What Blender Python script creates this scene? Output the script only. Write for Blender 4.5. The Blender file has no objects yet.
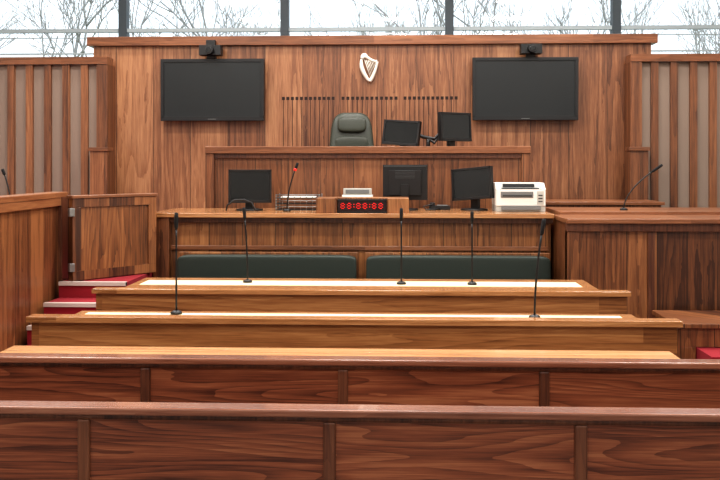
import bpy, bmesh, math, random
from mathutils import Vector, Matrix
random.seed(7)
scene = bpy.context.scene
scene.view_settings.view_transform = 'Standard'
try: scene.view_settings.look = 'Medium High Contrast'
except Exception: scene.view_settings.look = 'None'

# ------------------------------------------------------------------ materials
def lin(c):
    return tuple(((v/255)/12.92 if v/255 <= .04045 else ((v/255+.055)/1.055)**2.4) for v in c)+(1,)

def simple(name, rgb, rough=.5, metal=0, emit=None, es=0, bump=0, bscale=200, var=0, coat=0):
    m = bpy.data.materials.new(name); m.use_nodes = True
    nt = m.node_tree; b = nt.nodes['Principled BSDF']
    b.inputs['Base Color'].default_value = lin(rgb)
    b.inputs['Roughness'].default_value = rough
    b.inputs['Metallic'].default_value = metal
    b.inputs['Coat Weight'].default_value = coat
    if emit:
        b.inputs['Emission Color'].default_value = lin(emit)
        b.inputs['Emission Strength'].default_value = es
    tc = nt.nodes.new('ShaderNodeTexCoord')
    n = nt.nodes.new('ShaderNodeTexNoise'); n.inputs['Scale'].default_value = bscale
    n.inputs['Detail'].default_value = 4
    nt.links.new(tc.outputs['Object'], n.inputs['Vector'])
    if var:
        mx = nt.nodes.new('ShaderNodeMix'); mx.data_type = 'RGBA'
        a = lin(tuple(v*(1-var) for v in rgb)); c = lin(tuple(min(255, v*(1+var)) for v in rgb))
        mx.inputs['A'].default_value = a; mx.inputs['B'].default_value = c
        nt.links.new(n.outputs['Fac'], mx.inputs['Factor'])
        nt.links.new(mx.outputs['Result'], b.inputs['Base Color'])
    if bump:
        bp = nt.nodes.new('ShaderNodeBump'); bp.inputs['Strength'].default_value = bump
        bp.inputs['Distance'].default_value = .002
        nt.links.new(n.outputs['Fac'], bp.inputs['Height'])
        nt.links.new(bp.outputs['Normal'], b.inputs['Normal'])
    return m

def wood(name, dark, mid, light, grain='X', plank=.4, off=0., rings=34, tscale=5., gscale=.55,
         rough=.36, coat=.15, pvar=.22, seams=False, rw=.2, fine=120., crough=.2):
    """walnut veneer: contour lines of a stretched noise give the cathedral grain"""
    m = bpy.data.materials.new(name); m.use_nodes = True
    nt = m.node_tree; L = nt.links; N = nt.nodes
    b = N['Principled BSDF']
    def math_(op, a=None, bb=None, c=None):
        n = N.new('ShaderNodeMath'); n.operation = op
        for i, v in enumerate((a, bb, c)):
            if v is None: continue
            if isinstance(v, (int, float)): n.inputs[i].default_value = v
            else: L.new(v, n.inputs[i])
        return n.outputs[0]
    def noise(u, w, det, ro=.5):
        cv = N.new('ShaderNodeCombineXYZ'); L.new(u, cv.inputs[0]); L.new(w, cv.inputs[1])
        n = N.new('ShaderNodeTexNoise'); n.inputs['Scale'].default_value = 1.; n.inputs['Detail'].default_value = det
        n.inputs['Roughness'].default_value = ro
        L.new(cv.outputs[0], n.inputs['Vector']); return n.outputs['Fac']
    tc = N.new('ShaderNodeTexCoord'); sp = N.new('ShaderNodeSeparateXYZ')
    L.new(tc.outputs['Object'], sp.inputs[0])
    X, Y, Z = sp.outputs
    if grain == 'Z':
        t = math_('ADD', X, math_('MULTIPLY', Y, .93)); g = Z; pl = t
    elif grain == 'X':
        t = math_('ADD', Z, math_('MULTIPLY', Y, .9)); g = X; pl = X
    else:
        t = math_('ADD', Z, X); g = Y; pl = Y
    pidx = math_('FLOOR', math_('DIVIDE', math_('SUBTRACT', pl, off), plank))
    wn = N.new('ShaderNodeTexWhiteNoise'); wn.noise_dimensions = '1D'; L.new(pidx, wn.inputs['W'])
    r = wn.outputs['Value']
    n1 = noise(math_('ADD', math_('MULTIPLY', t, tscale), math_('MULTIPLY', r, 57.)),
               math_('ADD', math_('MULTIPLY', g, gscale), math_('MULTIPLY', r, 31.)), 1.2, .3)
    wob = noise(math_('MULTIPLY', t, 30.), math_('MULTIPLY', g, 6.), 2)
    saw = math_('FRACT', math_('ADD', math_('MULTIPLY', n1, float(rings)), math_('MULTIPLY', wob, .5)))
    ring = math_('SUBTRACT', 1., math_('POWER', saw, 2.))
    n2 = noise(math_('MULTIPLY', t, fine), math_('MULTIPLY', g, 5.), 4, .6)
    n3 = noise(math_('ADD', math_('MULTIPLY', t, 14.), math_('MULTIPLY', r, 13.)), math_('MULTIPLY', g, .6), 3)
    n4 = noise(math_('MULTIPLY', t, 45.), math_('MULTIPLY', g, 1.2), 3)
    v = math_('MULTIPLY', ring, rw)
    v = math_('ADD', v, math_('MULTIPLY', n2, .50))
    v = math_('ADD', v, math_('MULTIPLY', n3, .40))
    v = math_('ADD', v, math_('MULTIPLY', n4, .40))
    v = math_('ADD', v, math_('MULTIPLY', math_('SUBTRACT', r, .5), pvar))
    v = math_('SUBTRACT', v, .15+rw*.65)
    cr = N.new('ShaderNodeValToRGB'); e = cr.color_ramp.elements
    e[0].position = .28; e[0].color = lin(dark)
    e[1].position = .74; e[1].color = lin(light)
    k = e.new(.5); k.color = lin(mid)
    L.new(v, cr.inputs[0])
    out = cr.outputs[0]
    if seams:
        fr = math_('FRACT', math_('DIVIDE', math_('SUBTRACT', pl, off), plank))
        s = math_('LESS_THAN', fr, .005/plank)
        mx = N.new('ShaderNodeMix'); mx.data_type = 'RGBA'
        L.new(s, mx.inputs['Factor']); L.new(out, mx.inputs['A'])
        mx.inputs['B'].default_value = lin(tuple(c*.6 for c in dark))
        out = mx.outputs['Result']
    L.new(out, b.inputs['Base Color'])
    b.inputs['Roughness'].default_value = rough
    b.inputs['Coat Weight'].default_value = coat; b.inputs['Coat Roughness'].default_value = crough
    bp = N.new('ShaderNodeBump'); bp.inputs['Strength'].default_value = .1; bp.inputs['Distance'].default_value = .001
    L.new(n2, bp.inputs['Height']); L.new(bp.outputs['Normal'], b.inputs['Normal'])
    return m

W_wall = wood('walnut_wall_veneer', (84,50,33), (132,86,57), (170,123,87), 'Z', .42, .1, rings=9, tscale=4.5, gscale=.3, rough=.40, coat=.15, seams=True, rw=.15, pvar=.24)
W_judge = wood('walnut_judge_veneer', (76,44,28), (120,75,47), (154,104,69), 'Z', .3, 0, rings=9, tscale=5, gscale=.35, rough=.4, coat=.15, seams=True, rw=.14, pvar=.2)
W_clerk = wood('walnut_clerk_veneer', (82,48,28), (132,85,50), (170,119,76), 'Z', .27, .05, rings=9, tscale=5, gscale=.35, rough=.38, coat=.15, seams=True, rw=.16, pvar=.22)
W_box = wood('walnut_box_veneer', (60,32,19), (108,65,39), (148,97,60), 'Z', .22, .06, rings=9, tscale=5, gscale=.35, rough=.4, coat=.15, seams=True, pvar=.4, rw=.16)
W_boxp = wood('walnut_gate_veneer', (74,42,24), (122,75,43), (158,105,63), 'Z', .5, 0, rings=14, tscale=7, gscale=.6, rough=.4)
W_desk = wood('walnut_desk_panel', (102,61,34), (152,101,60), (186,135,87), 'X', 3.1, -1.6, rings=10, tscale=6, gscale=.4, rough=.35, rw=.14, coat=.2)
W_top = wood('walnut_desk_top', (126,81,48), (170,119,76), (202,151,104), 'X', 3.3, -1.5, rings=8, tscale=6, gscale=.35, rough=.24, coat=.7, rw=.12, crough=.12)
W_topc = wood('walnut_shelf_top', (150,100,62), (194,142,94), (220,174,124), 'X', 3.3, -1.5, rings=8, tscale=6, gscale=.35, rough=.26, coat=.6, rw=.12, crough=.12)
W_pew = wood('walnut_pew_panel', (72,36,25), (128,72,48), (170,112,78), 'X', .806, .04, rings=15, tscale=8.5, gscale=.62, rough=.34, pvar=.12, rw=.19, fine=240, coat=.25)
W_rail = wood('walnut_pew_rail', (94,55,41), (128,82,63), (156,110,87), 'X', 4.4, -2.2, rings=6, tscale=6, gscale=.4, rough=.24, coat=1., rw=.1, crough=.08)
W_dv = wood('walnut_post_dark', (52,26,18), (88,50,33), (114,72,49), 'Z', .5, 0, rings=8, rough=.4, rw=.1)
W_trim = wood('walnut_trim', (88,53,34), (128,81,53), (160,110,77), 'X', 2.4, 0, rings=6, tscale=6, gscale=.4, rough=.32, rw=.1)
W_trimy = wood('walnut_trim_side', (88,52,32), (128,79,50), (160,109,72), 'Y', 2.4, 0, rings=6, tscale=6, gscale=.4, rough=.3, rw=.1, coat=.3)
M_fabric = simple('acoustic_fabric', (136,119,107), .95, bump=.3, bscale=600, var=.06)
M_cream = simple('cream_finish', (236,220,184), .4, var=.03, bscale=30)  # pale cream for the desk strips and the telephone face
M_groove = simple('groove_shadow_paint', (66,39,25), .8)
M_slot = simple('slot_shadow_paint', (38,22,15), .8)
M_black = simple('black_plastic', (16,16,18), .45, bump=.1, bscale=500)
M_screen = simple('dark_screen_glass', (24,28,30), .35)
M_screen2 = simple('monitor_screen_glass', (20,24,26), .25)
M_grey = simple('grey_plastic', (110,112,112), .5)
M_dgrey = simple('dark_grey_plastic', (52,54,56), .5)
M_lgrey = simple('light_grey_plastic', (180,180,174), .45)
M_white = simple('white_plastic', (226,226,222), .4)
M_green = simple('green_leather', (40,50,45), .5, bump=.4, bscale=120, var=.1)
M_cleath = simple('chair_leather', (50,54,45), .45, bump=.4, bscale=90, var=.12)
M_carpet = simple('red_carpet', (134,21,35), .97, bump=.8, bscale=350, var=.15)
M_floor = simple('floor_carpet_tiles', (96,82,76), .97, bump=.6, bscale=300, var=.12)
M_nose = simple('step_nosing', (190,176,168), .6)
M_metal = simple('brushed_metal', (150,150,150), .35, .9)
M_harp = simple('harp_cast_metal', (222,216,204), .4, .1)
M_led = simple('red_led', (220,30,30), .4, emit=(255,30,26), es=1.2)
M_ledcase = simple('led_display_case', (34,8,10), .25)
M_frame = simple('window_frame_paint', (70,80,88), .5)
M_frameL = simple('window_transom_paint', (186,198,204), .5)
M_plaster = simple('plaster_white', (226,224,220), .9, bump=.1, bscale=80, var=.02)
M_ceiling = simple('ceiling_paint', (236,234,230), .95, var=.02, bscale=3)
M_bark = simple('tree_bark_sky_washed', (170,168,166), .95, var=.15, bscale=20)  # washed-out look against the overexposed sky put into the bark colour
M_grass = simple('lawn', (96,110,76), 1., var=.3, bscale=3)
M_lamp = simple('lamp_diffuser', (255,250,240), .5, emit=(255,250,242), es=3)
M_red = simple('mic_red_ring', (190,30,25), .4, emit=(255,30,20), es=.5)
M_foam = simple('mic_foam', (20,20,22), .9, bump=.5, bscale=900)
M_paper = simple('paper', (240,238,230), .8)
M_glass = bpy.data.materials.new('window_glass'); M_glass.use_nodes = True
nt = M_glass.node_tree; nt.nodes.clear()
o = nt.nodes.new('ShaderNodeOutputMaterial'); t_ = nt.nodes.new('ShaderNodeBsdfTransparent'); g_ = nt.nodes.new('ShaderNodeBsdfGlossy')
t_.inputs[0].default_value = (.95,.98,1,1); g_.inputs['Roughness'].default_value = .05
mx = nt.nodes.new('ShaderNodeMixShader'); mx.inputs[0].default_value = .02
nt.links.new(t_.outputs[0], mx.inputs[1]); nt.links.new(g_.outputs[0], mx.inputs[2]); nt.links.new(mx.outputs[0], o.inputs[0])

# ------------------------------------------------------------------ builder
class B:
    def __init__(s): s.bm = bmesh.new(); s.mats = []; s.M = Matrix.Identity(4)
    def mi(s, m):
        if m not in s.mats: s.mats.append(m)
        return s.mats.index(m)
    def v(s, p): return s.bm.verts.new(s.M @ Vector(p))
    def f(s, vs, m, smooth=False):
        try: fc = s.bm.faces.new(vs)
        except ValueError: return
        fc.material_index = s.mi(m); fc.smooth = smooth
    def box(s, x0, x1, y0, y1, z0, z1, m):
        a = [s.v(p) for p in ((x0,y0,z0),(x1,y0,z0),(x1,y1,z0),(x0,y1,z0),(x0,y0,z1),(x1,y0,z1),(x1,y1,z1),(x0,y1,z1))]
        for q in ((0,3,2,1),(4,5,6,7),(0,1,5,4),(1,2,6,5),(2,3,7,6),(3,0,4,7)): s.f([a[i] for i in q], m)
    def prism(s, pts, axis, a0, a1, m):
        def P(p, a):
            if axis == 'x': return (a, p[0], p[1])
            if axis == 'y': return (p[0], a, p[1])
            return (p[0], p[1], a)
        A = [s.v(P(p, a0)) for p in pts]; Bv = [s.v(P(p, a1)) for p in pts]
        n = len(pts); s.f(A, m); s.f(Bv[::-1], m)
        for i in range(n): s.f([A[i], Bv[i], Bv[(i+1)%n], A[(i+1)%n]], m)
    def tube(s, pts, rad, m, seg=10, flat=1.):
        pts = [Vector(p) for p in pts]
        if not isinstance(rad, (list, tuple)): rad = [rad]*len(pts)
        rings = []; up = Vector((0,1,0)) if abs((pts[-1]-pts[0]).normalized().y) < .9 else Vector((1,0,0))
        for i, p in enumerate(pts):
            d = (pts[min(i+1, len(pts)-1)]-pts[max(i-1, 0)]).normalized()
            a = d.cross(up)
            a = a.normalized() if a.length > 1e-5 else Vector((1,0,0))
            c = a.cross(d).normalized()
            rings.append([s.v(p+(a*math.cos(2*math.pi*k/seg)+c*flat*math.sin(2*math.pi*k/seg))*rad[i]) for k in range(seg)])
        for i in range(len(rings)-1):
            for k in range(seg):
                s.f([rings[i][k], rings[i][(k+1)%seg], rings[i+1][(k+1)%seg], rings[i+1][k]], m, True)
        s.f(rings[0][::-1], m); s.f(rings[-1], m)
    def pillow(s, c, size, m, e=.45, taper=0., nu=28, nv=16, lean=0.):
        def sp(w, ee): return math.copysign(abs(w)**ee, w)
        rows = []
        for j in range(nv+1):
            ph = -math.pi/2+math.pi*j/nv; row = []
            for i in range(nu):
                th = 2*math.pi*i/nu
                x = sp(math.cos(ph), e)*sp(math.cos(th), e); y = sp(math.cos(ph), e)*sp(math.sin(th), e); z = sp(math.sin(ph), e)
                k = 1-taper*z
                row.append(s.v((c[0]+x*size[0]/2*k, c[1]+y*size[1]/2+lean*z, c[2]+z*size[2]/2)))
            rows.append(row)
        for j in range(nv):
            for i in range(nu):
                s.f([rows[j][i], rows[j][(i+1)%nu], rows[j+1][(i+1)%nu], rows[j+1][i]], m, True)
    def obj(s, name, loc=(0,0,0), rotz=0., bevel=.004, parent=None):
        bmesh.ops.remove_doubles(s.bm, verts=s.bm.verts, dist=1e-6)
        bmesh.ops.recalc_face_normals(s.bm, faces=s.bm.faces)
        me = bpy.data.meshes.new(name); s.bm.to_mesh(me); s.bm.free()
        for m in s.mats: me.materials.append(m)
        ob = bpy.data.objects.new(name, me); scene.collection.objects.link(ob)
        ob.location = loc; ob.rotation_euler[2] = rotz
        if bevel:
            md = ob.modifiers.new('bevel', 'BEVEL'); md.width = bevel; md.segments = 2; md.limit_method = 'ANGLE'; md.angle_limit = math.radians(50)
        if parent: ob.parent = parent
        return ob

# ------------------------------------------------------------------ room shell
RX0, RX1, RY0, RY1, RZ = -6.2, 6.2, -3.0, 12.0, 5.2
b = B(); b.box(RX0, RX1, RY0, RY1+.2, -.15, 0, M_floor); b.obj('floor', bevel=0)
b = B(); b.box(RX0, RX1, RY0, RY1+.2, RZ, RZ+.15, M_ceiling); b.obj('ceiling', bevel=0)
b = B(); b.box(RX0-.15, RX0, RY0, RY1+.2, -.15, RZ+.15, M_plaster); b.obj('wall_left', bevel=0)
b = B(); b.box(RX1, RX1+.15, RY0, RY1+.2, -.15, RZ+.15, M_plaster); b.obj('wall_right', bevel=0)
b = B(); b.box(RX0, RX1, RY0-.15, RY0, -.15, RZ+.15, M_plaster); b.obj('wall_front', bevel=0)
b = B(); b.box(RX0, RX1, RY1, RY1+.2, 0, 2.3, M_plaster); b.obj('wall_back', bevel=0)
mx_ = [-5.64, -3.45, -1.255, .95, 3.15, 5.33]
edges = [RX0]+mx_+[RX1]
for i in range(len(edges)-1):
    x0, x1 = edges[i], edges[i+1]
    b = B()
    b.box(x0, x0+.055, RY1, RY1+.14, 2.3, RZ, M_frame); b.box(x1-.055, x1, RY1, RY1+.14, 2.3, RZ, M_frame)
    b.box(x0+.055, x1-.055, RY1, RY1+.14, 2.3, 2.37, M_frame); b.box(x0+.055, x1-.055, RY1, RY1+.14, RZ-.08, RZ, M_frame)
    b.box(x0+.055, x1-.055, RY1+.03, RY1+.09, 3.345, 3.395, M_frameL)
    b.box(x0+.055, x1-.055, RY1+.045, RY1+.075, 3.27, 3.28, M_frameL)
    b.box(x0+.055, x1-.055, RY1+.045, RY1+.075, 3.05, 3.07, M_frameL)
    b.box(x0+.055, x1-.055, RY1+.055, RY1+.061, 2.37, 3.05, M_glass)
    b.box(x0+.055, x1-.055, RY1+.055, RY1+.061, 3.07, 3.27, M_glass)
    b.box(x0+.055, x1-.055, RY1+.055, RY1+.061, 3.28, 3.345, M_glass)
    b.box(x0+.055, x1-.055, RY1+.055, RY1+.061, 3.395, RZ-.08, M_glass)
    b.obj('window_%d' % (i+1), bevel=0)

# panelled back screen behind the judge
cx = -.06
b = B()
b.box(cx-3.1, cx+3.1, 10.0, 10.12, 0, 2.883, W_wall)
for gx0, gx1 in ((-1.013,-.457),(-.346,.243),(.343,.908)):
    n = 11
    for i in range(n+1):
        x = gx0+(gx1-gx0)*i/n
        b.box(x-.004, x+.004, 9.998, 10.003, 1.5, 2.285, M_groove)
        b.box(x-.016, x+.016, 9.997, 10.004, 2.275, 2.310, M_slot)
b.obj('wall_panelled_screen', bevel=0)
b = B(); b.box(cx-3.16, cx+3.16, 9.95, 10.16, 2.885, 2.985, W_trim); b.obj('trim_1', bevel=.003)

# slatted acoustic wings
for side, xin, xout in ((-1, -2.915, -6.15), (1, 2.747, 6.15)):
    b = B()
    xa = xin+side*.05
    lo, hi = min(xa, xout), max(xa, xout)
    b.box(lo, hi, 9.78, 9.9, 0, 2.65, M_fabric)
    b.box(min(xin, xout), max(xin, xout), 9.72, 9.93, 2.655, 2.735, W_trim)
    b.box(min(xin, xin+side*.12), max(xin, xin+side*.12), 9.73, 9.999, 0, 2.654, W_judge)
    x = xin+side*.26
    while abs(x) < 6.1:
        b.box(x-.038, x+.038, 9.74, 9.79, 0, 2.653, W_judge); x += side*.205
    b.obj('slatted_wall_panel', bevel=0)
    b = B(); px0, px1 = (-3.05, -2.86) if side < 0 else (2.70, 2.89)
    b.box(px0, px1, 9.56, 9.70, 0, 1.70, W_judge); b.box(px0-.015, px1+.015, 9.54, 9.71, 1.70, 1.74, W_trim)
    b.obj('wood_pier', bevel=.003)

# platforms
b = B()
b.box(-1.62, 1.58, 8.165, 9.95, 0, .95, M_carpet); b.box(-1.62, 1.58, 8.15, 8.165, 0, .948, W_judge)
b.obj('judge_platform', bevel=0)
b = B()
steps = ((6.42,7.10,.70),(6.14,6.42,.59),(5.86,6.14,.48),(5.58,5.86,.36),(5.30,5.58,.24),(5.02,5.30,.12))
for y0, y1, z in steps:
    b.box(-2.19, -1.70, y0, y1, 0, z, M_carpet)
    b.box(-2.19, -1.70, y0-.01, y0+.035, z-.022, z+.005, M_nose)
b.obj('carpeted_steps', bevel=0)
b = B(); b.box(-2.19, -1.74, 7.105, 9.2, 0, .70, M_carpet); b.obj('side_platform', bevel=0)
b = B(); b.box(-4.6, -2.2, 6.66, 9.25, 0, .70, M_carpet); b.obj('gallery_platform', bevel=0)
b = B()
b.box(2.24, 5, 5.76, 6.60, 0, .34, M_carpet); b.box(2.12, 5, 6.05, 6.60, .345, .47, W_box); b.box(2.12, 2.235, 6.05, 6.60, 0, .345, W_box)
b.box(2.10, 5, 6.03, 6.60, .47, .50, W_box)
b.obj('raised_plinth', bevel=.003)

# judge's bench (stands on the platform)
b = B(); jc = -.02; zb0 = .954
b.box(jc-1.44, jc+1.44, 8.22, 8.28, zb0, 1.66, W_judge)
b.box(jc-1.48, jc+1.48, 8.17, 8.30, 1.655, 1.72, W_trim)
b.box(jc-1.48, jc+1.48, 8.30, 8.82, 1.62, 1.66, W_top)
b.box(jc-1.48, jc-1.40, 8.18, 8.30, zb0, 1.655, W_judge); b.box(jc+1.40, jc+1.48, 8.18, 8.30, zb0, 1.655, W_judge)
b.box(jc-1.48, jc-1.43, 8.30, 8.82, zb0, 1.62, W_judge); b.box(jc+1.43, jc+1.48, 8.30, 8.82, zb0, 1.62, W_judge)
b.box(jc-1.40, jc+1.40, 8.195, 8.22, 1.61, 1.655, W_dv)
b.obj('judge_bench', bevel=.004)

# clerk's bench
b = B()
b.box(-1.66, 1.46, 7.22, 7.28, 0, 1.13, W_clerk)
b.box(-1.72, 1.49, 7.12, 7.95, 1.13, 1.166, W_top)
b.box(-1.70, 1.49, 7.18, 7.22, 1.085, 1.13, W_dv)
b.box(-1.66, 1.46, 7.205, 7.22, .865, .90, W_trim)
b.box(-1.70, -1.57, 7.14, 7.9, 0, 1.13, W_box); b.box(1.40, 1.49, 7.28, 7.9, 0, 1.13, W_clerk)
b.box(-.39, -.225, 7.16, 7.50, 1.166, 1.285, W_clerk); b.box(.18, .35, 7.16, 7.50, 1.166, 1.285, W_clerk)
b.box(-.225, .18, 7.30, 7.50, 1.166, 1.285, W_clerk)
b.obj('clerk_bench', bevel=.004)

# LED dot display
b = B()
b.box(-.218, .173, 7.19, 7.295, 1.168, 1.276, M_ledcase)
b.box(-.222, .177, 7.18, 7.19, 1.168, 1.180, M_black); b.box(-.222, .177, 7.18, 7.19, 1.264, 1.276, M_black)
rows8 = ("0110","1001","0110","1001","0110")
x = -.196
for k in range(6):
    for j, rr in enumerate(rows8):
        for i, c in enumerate(rr):
            if c == '1': b.box(x+i*.0095, x+i*.0095+.006, 7.186, 7.19, 1.24-j*.010, 1.246-j*.010, M_led)
    x += .052
    if k in (1, 3):
        for zz in (1.212, 1.232): b.box(x, x+.006, 7.186, 7.19, zz, zz+.006, M_led)
        x += .022
b.obj('led_display_clock', bevel=0)

# green upholstered benches
for x0, x1 in ((-1.475,-.05),(.005,1.45)):
    b = B(); w = x1-x0; c = (x0+x1)/2
    b.pillow((c, 7.02, .65), (w-.02, .11, .39), M_green, e=.14, nu=56, nv=24)
    b.pillow((c, 6.80, .45), (w-.02, .50, .11), M_green, e=.2, nu=48, nv=12)
    b.box(x0, x1, 6.60, 7.10, .34, .40, W_clerk)
    b.box(x0, x1, 7.08, 7.11, .0, .86, W_clerk)
    b.box(x0, x1, 6.68, 6.72, .0, .34, W_clerk)
    b.obj('upholstered_bench', bevel=.003)

# right-hand witness box / side enclosure
b = B()
b.box(1.51, 1.60, 6.70, 7.95, 0, 1.12, W_box)
b.box(1.51, 5.0, 6.72, 6.78, 0, 1.12, W_box)
b.box(1.50, 5.0, 6.66, 7.25, 1.12, 1.155, W_trim)
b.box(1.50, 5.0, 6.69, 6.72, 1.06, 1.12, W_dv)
for xx in (1.51, 2.10):
    b.box(xx, xx+.05, 6.705, 6.725, 0, 1.06, W_dv)
b.box(1.55, 5.0, 7.25, 7.95, 1.14, 1.18, W_trim)
b.box(4.94, 5.0, 6.72, 7.95, 0, 1.12, W_box)
b.obj('witness_box', bevel=.004)
b = B()
b.box(1.62, 2.75, 8.62, 9.2, 0, 1.17, W_judge); b.box(1.60, 2.78, 8.6, 9.2, 1.17, 1.20, W_trim)
b.obj('side_cabinet', bevel=.003)

# left gallery enclosure
b = B()
b.box(-2.29, -2.235, 3.4, 6.62, 0, 1.31, W_box)
b.box(-2.34, -2.205, 3.4, 6.64, 1.31, 1.35, W_trimy)
b.box(-2.235, -2.21, 3.4, 6.60, 1.25, 1.31, W_trimy)
b.box(-2.32, -2.205, 6.52, 6.64, 0, 1.312, W_dv)
b.box(-2.95, -2.29, 3.4, 6.60, 1.20, 1.24, W_top)
b.box(-2.95, -2.90, 3.4, 6.60, 0, 1.2, W_box)
b.obj('gallery_enclosure', bevel=.004)

# gate, swung part open
L = .74; b = B()
b.box(0, L, -.02, .02, .0, .60, W_boxp)
for a in ((0,L,.535,.60),(0,L,0,.07),(0,.07,.07,.535),(L-.07,L,.07,.535)):
    b.box(a[0], a[1], -.032, .032, a[2], a[3], W_box)
b.box(-.01, L+.01, -.04, .04, .60, .622, W_trim)
for zz in (.1, .5): b.box(-.035, .01, -.045, -.02, zz-.03, zz+.03, M_metal)
b.obj('wooden_gate', loc=(-2.12, 6.46, .706), rotz=math.atan2(.57, .44), bevel=.003)

# counsel desks
def desk(y, ztop, yfar, strip_y, drop):
    b = B(); c = .015
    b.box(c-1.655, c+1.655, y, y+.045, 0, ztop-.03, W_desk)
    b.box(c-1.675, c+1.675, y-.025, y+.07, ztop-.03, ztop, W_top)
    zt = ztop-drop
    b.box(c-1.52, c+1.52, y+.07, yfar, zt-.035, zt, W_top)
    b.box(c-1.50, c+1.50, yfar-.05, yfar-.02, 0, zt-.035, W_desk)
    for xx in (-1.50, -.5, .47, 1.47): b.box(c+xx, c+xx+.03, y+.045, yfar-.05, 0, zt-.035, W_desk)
    if strip_y: b.box(c-1.46, c+1.44, strip_y[0], strip_y[1], zt-.001, zt+.0025, M_cream)  # thin cream strip along the desk top
    return b.obj('counsel_desk', bevel=.003)
desk(5.6, .772, 6.25, (5.88, 6.10), .012)
desk(4.6, .765, 4.97, (4.72, 4.90), .03)
b = B()
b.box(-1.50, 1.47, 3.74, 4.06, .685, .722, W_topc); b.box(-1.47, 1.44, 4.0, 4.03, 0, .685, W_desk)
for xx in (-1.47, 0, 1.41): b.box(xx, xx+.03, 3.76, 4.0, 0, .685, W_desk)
b.obj('counsel_desk', bevel=.003)

# public benches
def pew(y, ztop, seat):
    b = B(); x0, x1 = -2.15, 3.3
    b.box(x0, x1, y+.03, y+.06, .08, ztop-.02, W_pew)
    b.box(x0, x1, y+.004, y+.085, ztop-.026, ztop, W_rail)
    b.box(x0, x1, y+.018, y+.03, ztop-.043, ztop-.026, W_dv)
    b.box(x0, x1, y+.012, y+.07, .0, .10, W_pew)
    k = -2
    while .04+.806*k < x1-.1:
        xx = .04+.806*k; b.box(xx-.02, xx+.02, y+.018, y+.07, .10, ztop-.043, W_dv); k += 1
    if seat:
        b.box(x0, x1, y+.06, y+.50, .42, .455, W_rail)
        k = -2
        while .04+.806*k < x1-.1:
            xx = .04+.806*k; b.box(xx-.02, xx+.02, y+.07, y+.46, 0, .42, W_dv); k += 1
    return b.obj('public_bench', bevel=.006)
pew(3.6, .768, False)
pew(2.88, .762, True)

# ------------------------------------------------------------------ equipment
def tv(x0, x1, z0, z1):
    w = x1-x0; h = z1-z0; b = B()
    b.box(0, w, 0, .05, 0, h, M_black)
    bz = .035
    b.box(0, w, -.015, 0, h-bz, h, M_black); b.box(0, w, -.015, 0, 0, bz+.01, M_black)
    b.box(0, bz, -.015, 0, bz, h-bz, M_black); b.box(w-bz, w, -.015, 0, bz, h-bz, M_black)
    b.box(bz, w-bz, -.004, .001, bz+.01, h-bz, M_screen)
    b.box(w*.46, w*.54, -.017, -.014, .014, .02, M_grey)
    b.box(w*.3, w*.7, .05, .105, h*.25, h*.75, M_black)
    b.obj('wall_mounted_television', loc=(x0, 9.89, z0), bevel=.005)
tv(-2.365, -1.215, 2.04, 2.725); tv(1.08, 2.225, 2.04, 2.725)

def vcam(x, s):
    b = B()
    b.box(-.12*s, .12*s, -.07, .07, .03, .12*s+.02, M_black)
    b.tube([(0,-.07,.08),(0,-.13,.08)], [.05*s,.045*s], M_black, 20); b.tube([(0,-.13,.08),(0,-.135,.08)], .03*s, M_screen2, 16)
    b.box(-.05, .05, .0, .06, .0, .03, M_black)
    if s > .99: b.box(-.05, .05, -.03, .05, .14, .20, M_black)
    b.box(-.03, .03, .05, .075, -.0, .12, M_black)
    b.obj('video_conference_camera', loc=(x, 9.87, 2.728), bevel=.006)
vcam(-1.80, 1.); vcam(1.71, .95)

# harp emblem
b = B()
def bez(p0, p1, p2, p3, n=16):
    r = []
    for i in range(n+1):
        t = i/n; r.append(tuple((1-t)**3*a+3*(1-t)**2*t*bb+3*(1-t)*t*t*c+t**3*d for a, bb, c, d in zip(p0, p1, p2, p3)))
    return r
def P(x, z): return (x, 0, z)
b.tube(bez(P(-.085,.25), P(-.11,.17), P(-.065,.08), P(.0,.0)), [.014+.010*math.sin(math.pi*i/16) for i in range(17)], M_harp, 10)
b.tube(bez(P(.0,.0), P(.04,.05), P(.075,.14), P(.085,.22)), [.020-.006*i/16 for i in range(17)], M_harp, 10)
b.tube(bez(P(-.085,.25), P(-.05,.33), P(.0,.21), P(.085,.225)), [.020-.005*i/16 for i in range(17)], M_harp, 10)
b.tube(bez(P(-.085,.25), P(-.10,.30), P(-.04,.32), P(-.03,.275), 10), .015, M_harp, 8)
for i in range(7):
    t = (i+1)/8
    b.tube([P(-.075+.15*t, .245-.01*t), P(.005+.075*t*1.0, .01+.2*t)], .0042, M_harp, 6)
b.box(-.02, .02, 0, .03, .22, .24, M_harp)
b.obj('harp_emblem', loc=(-.05, 9.967, 2.475), bevel=0)

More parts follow.
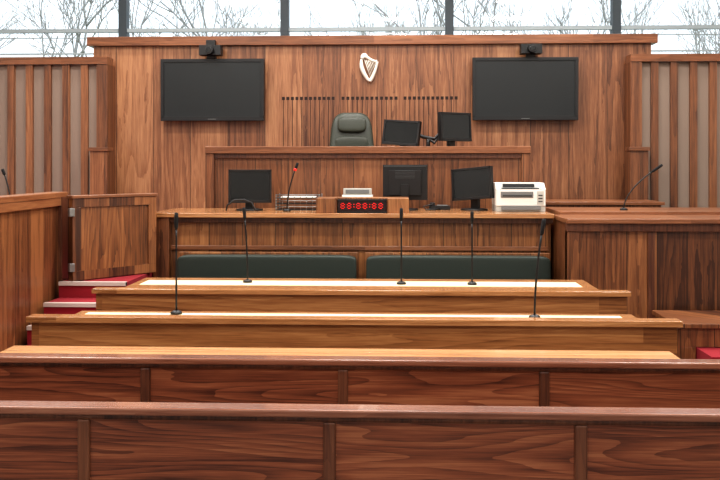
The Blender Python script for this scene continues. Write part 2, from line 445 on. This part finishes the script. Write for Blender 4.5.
# monitors (front faces -Y)
def monitor(name, loc, rz, w, h, stand=.08, tilt=0., arm=None, roll=0.):
    b = B()
    R = Matrix.Translation((0,0,stand+h/2)) @ Matrix.Rotation(tilt, 4, 'X') @ Matrix.Rotation(roll, 4, 'Y')
    b.M = R
    b.box(-w/2, w/2, -.02, .02, -h/2, h/2, M_black)
    for a in ((-w/2,w/2,h/2-.018,h/2),(-w/2,w/2,-h/2,-h/2+.024),(-w/2,-w/2+.018,-h/2,h/2),(w/2-.018,w/2,-h/2,h/2)):
        b.box(a[0], a[1], -.028, -.02, a[2], a[3], M_black)
    b.box(-w/2+.018, w/2-.018, -.022, -.019, -h/2+.024, h/2-.018, M_screen2)
    b.box(-w*.36, w*.36, .02, .05, -h*.36, h*.34, M_black)
    for i in range(6): b.box(-w*.22, w*.22, .05, .052, h*.12+i*.012, h*.12+i*.012+.004, M_dgrey)
    b.box(-.03, .03, .05, .053, -h*.18, -h*.13, M_grey)
    b.box(-w*.5+.01, w*.5-.01, .02, .022, h*.5-.018, h*.5-.006, M_dgrey)
    b.M = Matrix.Identity(4)
    if arm is None:
        b.box(-.035, .035, .03, .07, .012, stand+h*.45, M_black)
        b.tube([(0,.03,0),(0,.03,.012),(0,.03,.018)], [.115,.112,.06], M_black, 32)
    return b.obj(name, loc=loc, rotz=rz, bevel=.004)
zc = 1.1665
monitor('computer_monitor', (-.985, 7.55, zc), math.radians(14), .36, .28, .065)
monitor('computer_monitor', (.325, 7.70, zc), math.radians(176), .38, .30, .085)
monitor('computer_monitor', (.895, 7.66, zc), math.radians(-35), .38, .27, .09, roll=math.radians(-5), tilt=-.06)
zj = 1.6605
monitor('computer_monitor', (.30, 8.52, zj), math.radians(-24), .37, .235, .075, roll=math.radians(4), tilt=-.1)
monitor('computer_monitor', (.80, 8.56, zj), math.radians(38), .38, .27, .115, tilt=-.05)
b = B()
b.tube([(0,0,0),(0,0,.16)], .02, M_black, 14); b.tube([(0,0,0),(0,0,.012)], .05, M_black, 20)
b.tube([(-.13,0,.20),(-.05,-.01,.16),(.06,0,.14),(.12,0,.2)], .018, M_black, 10)
b.tube([(-.02,0,.16),(.06,-.02,.10),(.1,0,.16)], .014, M_black, 10)
b.obj('monitor_arm', loc=(.555, 8.70, zj), bevel=0)

# judge chair
b = B()
b.pillow((0, 0, .84), (.46, .14, .62), M_cleath, e=.5, taper=.12, lean=.05)
b.pillow((0, -.06, 1.02), (.30, .07, .16), M_cleath, e=.5, lean=.01)
b.pillow((0, -.05, .78), (.36, .07, .24), M_cleath, e=.5)
b.pillow((0, -.22, .48), (.52, .52, .13), M_cleath, e=.45)
for sx in (-1, 1):
    b.tube([(sx*.25,-.02,.5),(sx*.27,-.03,.66),(sx*.27,-.3,.68),(sx*.25,-.36,.5)], .02, M_black, 10)
    b.pillow((sx*.27, -.16, .69), (.07, .32, .04), M_cleath, e=.5)
b.tube([(0,-.2,.1),(0,-.2,.43)], .03, M_metal, 16)
for k in range(5):
    a = 2*math.pi*k/5
    b.tube([(0,-.2,.12),(.3*math.cos(a),-.2+.3*math.sin(a),.07)], [.028,.018], M_black, 10)
    b.tube([(.3*math.cos(a)-.015,-.2+.3*math.sin(a),.03),(.3*math.cos(a)+.015,-.2+.3*math.sin(a),.03)], .03, M_black, 14)
b.obj('judge_chair', loc=(-.22, 9.42, .952), rotz=.08, bevel=0)

# printer
b = B()
b.box(-.20, .20, -.17, .17, .0, .05, M_lgrey)
b.box(-.20, .20, -.18, .17, .05, .185, M_white)
b.box(-.20, .20, -.10, .17, .185, .235, M_white)
b.box(-.165, .10, -.185, -.175, .115, .165, M_grey)
b.box(-.15, .09, -.188, -.184, .125, .140, M_dgrey)
b.box(-.16, .16, -.19, -.18, .015, .045, M_grey)
b.box(-.15, .15, -.165, -.10, .185, .195, M_dgrey)
b.box(-.14, .12, -.105, -.098, .20, .228, M_dgrey)
b.box(.13, .185, -.184, -.178, .06, .17, M_lgrey)
for i in range(3): b.box(.14, .175, -.187, -.183, .08+i*.025, .09+i*.025, M_dgrey)
b.prism([(-.10,.185),(-.18,.185),(-.10,.235)], 'x', -.20, -.17, M_white); b.prism([(-.10,.185),(-.18,.185),(-.10,.235)], 'x', .17, .20, M_white)
b.obj('laser_printer', loc=(1.27, 7.6, zc), bevel=.008)

# beige telephone console
b = B()
b.prism([(-.09,0),(.09,0),(.09,.13),(-.02,.13),(-.09,.03)], 'x', -.13, .13, M_lgrey)
b.M = Matrix.Translation((0,-.055,.085)) @ Matrix.Rotation(math.radians(-35), 4, 'X')
b.box(-.10, .10, -.008, .002, -.035, .04, M_cream)
for i in range(4):
    for j in range(3): b.box(-.085+i*.022, -.07+i*.022, -.012, -.007, -.03+j*.022, -.016+j*.022, M_grey)
b.M = Matrix.Identity(4)
b.box(-.12, .12, -.02, .03, .13, .185, M_lgrey)
b.box(-.10, .10, -.024, -.019, .14, .175, M_grey)
b.obj('desk_telephone', loc=(-.08, 7.64, zc), bevel=.006)

# letter tray
b = B()
for z in (0, .05, .10):
    b.box(-.19, .19, -.12, .12, z, z+.006, M_dgrey)
    for i in range(8): b.tube([(-.18+i*.051,-.12,z+.003),(-.18+i*.051,-.12,z+.03)], .003, M_metal, 6)
    b.tube([(-.19,-.12,z+.03),(.19,-.12,z+.03)], .004, M_metal, 6)
for sx in (-.185,.185):
    for sy in (-.115,.115): b.box(sx-.005, sx+.005, sy-.005, sy+.005, 0, .135, M_metal)
b.box(-.15, .14, -.1, .11, .106, .112, M_paper)
b.obj('letter_tray', loc=(-.585, 7.72, zc), bevel=0)

# cables
b = B()
b.tube([(-1.15,7.36,1.174),(-1.14,7.36,1.22),(-1.08,7.36,1.262),(-1.0,7.36,1.265),(-.94,7.36,1.24),(-.91,7.36,1.18),(-.89,7.37,1.174)], .007, M_black, 8)
b.obj('computer_cable', bevel=0)
b = B()
b.box(-.09,.09,-.06,.06,0,.035,M_black); b.box(-.08,-.04,-.055,.055,.035,.06,M_black)
b.box(-.02,.07,-.04,.04,.035,.04,M_grey)
b.tube([(-.06,-.055,.05),(-.14,-.09,.03),(-.12,-.12,.006),(-.04,-.12,.006),(0,-.06,.01)], .006, M_black, 8)
b.obj('desk_telephone', loc=(.62, 7.76, zc), bevel=.006)

# microphones
def mic(x, y, z, dx, h, dy=0., ring=False, r=.0055):
    b = B()
    b.tube([(0,0,0),(0,0,.012),(0,0,.02)], [.032,.030,.014], M_black, 24)
    pts = []
    for i in range(13):
        t = i/12; pts.append((dx*t**1.8, dy*t**1.8, .015+(h-.015)*t))
    b.tube(pts[:11], r, M_black, 8)
    p = Vector(pts[10]); q = Vector(pts[12]); d = (q-p)
    b.tube([p, p+d*.15, p+d*.8, q, q+d*.03], [.006,.0105,.0115,.010,.004], M_foam, 14)
    if ring: b.tube([p+d*.0, p+d*.3], .0125, M_red, 14)
    b.obj('gooseneck_microphone', loc=(x, y, z), bevel=0)
za = .7630; zb = .7380
mic(-.745, 6.0, za, -.025, .50)
mic(.285, 5.95, za, .0, .50)
mic(.750, 5.95, za, -.0, .48)
mic(-.945, 4.86, zb, -.0, .55)
mic(.985, 4.80, zb, .05, .525)
mic(-.655, 7.42, zc, .09, .40, ring=True)
mic(2.11, 7.45, 1.1805, .31, .37)
mic(-2.56, 6.45, 1.2405, -.06, .28)

# ------------------------------------------------------------------ outside
b = B(); b.box(-40, 40, 12.6, 70, -.4, -.2, M_grass); b.obj('lawn_ground', bevel=0)
def tree(name, x, y, h, seed):
    random.seed(seed); b = B()
    def br(p, d, ln, r, lev):
        pts = [p]; dd = d.copy()
        for i in range(4):
            dd = (dd+Vector((random.uniform(-.16,.16), random.uniform(-.16,.16), random.uniform(-.04,.12)))).normalized()
            pts.append(pts[-1]+dd*ln/4)
        b.tube(pts, [r*(1-.12*i) for i in range(5)], M_bark, 4 if lev > 2 else 7)
        if lev >= 5: return
        for k in range(3 if lev < 3 else 4):
            t = random.choice((2,3,4)); nd = (dd+Vector((random.uniform(-.85,.85), random.uniform(-.6,.6), random.uniform(-.1,.6)))).normalized()
            br(pts[t], nd, ln*random.uniform(.6,.8), r*.53, lev+1)
    br(Vector((0,0,0)), Vector((0,0,1)), h*.34, .09, 0)
    b.obj(name, loc=(x, y, -.2), bevel=0)
k = 0
for x, y in ((-10.8,20),(-9.2,18.2),(-7.6,21),(-6.0,18.8),(-4.4,21),(-2.9,19),(-1.4,21.5),(.2,19.2),(1.7,21.5),(3.2,19),(4.7,21.2),(6.2,18.8),(7.8,21),(9.4,18.8),(11,21)):
    tree('bare_tree', x, y, random.Random(k).uniform(7.2, 8.6), 31+k); k += 1

# ------------------------------------------------------------------ light
w = bpy.data.worlds.new('overcast_sky'); scene.world = w; w.use_nodes = True
bg = w.node_tree.nodes['Background']; bg.inputs[0].default_value = (.93,.97,1,1); bg.inputs[1].default_value = 1.6
def lamp(x, y, W, sx=1.2, sy=.45):
    b = B()
    b.box(-sx/2-.04, sx/2+.04, -sy/2-.04, sy/2+.04, .0, .08, M_frameL)
    b.box(-sx/2, sx/2, -sy/2, sy/2, -.006, .0, M_lamp)
    o = b.obj('ceiling_light_panel', loc=(x, y, RZ-.081), bevel=0)
    l = bpy.data.lights.new('lamp_emitter', 'AREA'); l.shape = 'RECTANGLE'; l.size = sx; l.size_y = sy
    l.energy = W; l.color = (1, .97, .925)
    lo = bpy.data.objects.new('lamp_emitter', l); scene.collection.objects.link(lo); lo.parent = o; lo.location = (0, 0, -.02)
for y, W in ((-.5, 60), (2.2, 64), (4.6, 82), (7.0, 98)):
    for x in (-3, 0, 3): lamp(x, y, W)
for x in (-3, 0, 3): lamp(x, 8.9, 52)

# ------------------------------------------------------------------ camera
cam = bpy.data.cameras.new('camera'); co = bpy.data.objects.new('camera', cam); scene.collection.objects.link(co)
co.location = (.26, 0, 1.55); co.rotation_euler = (math.radians(90), 0, math.radians(2.39))
cam.lens = 45; cam.sensor_width = 36; cam.shift_y = -75/720
scene.camera = co
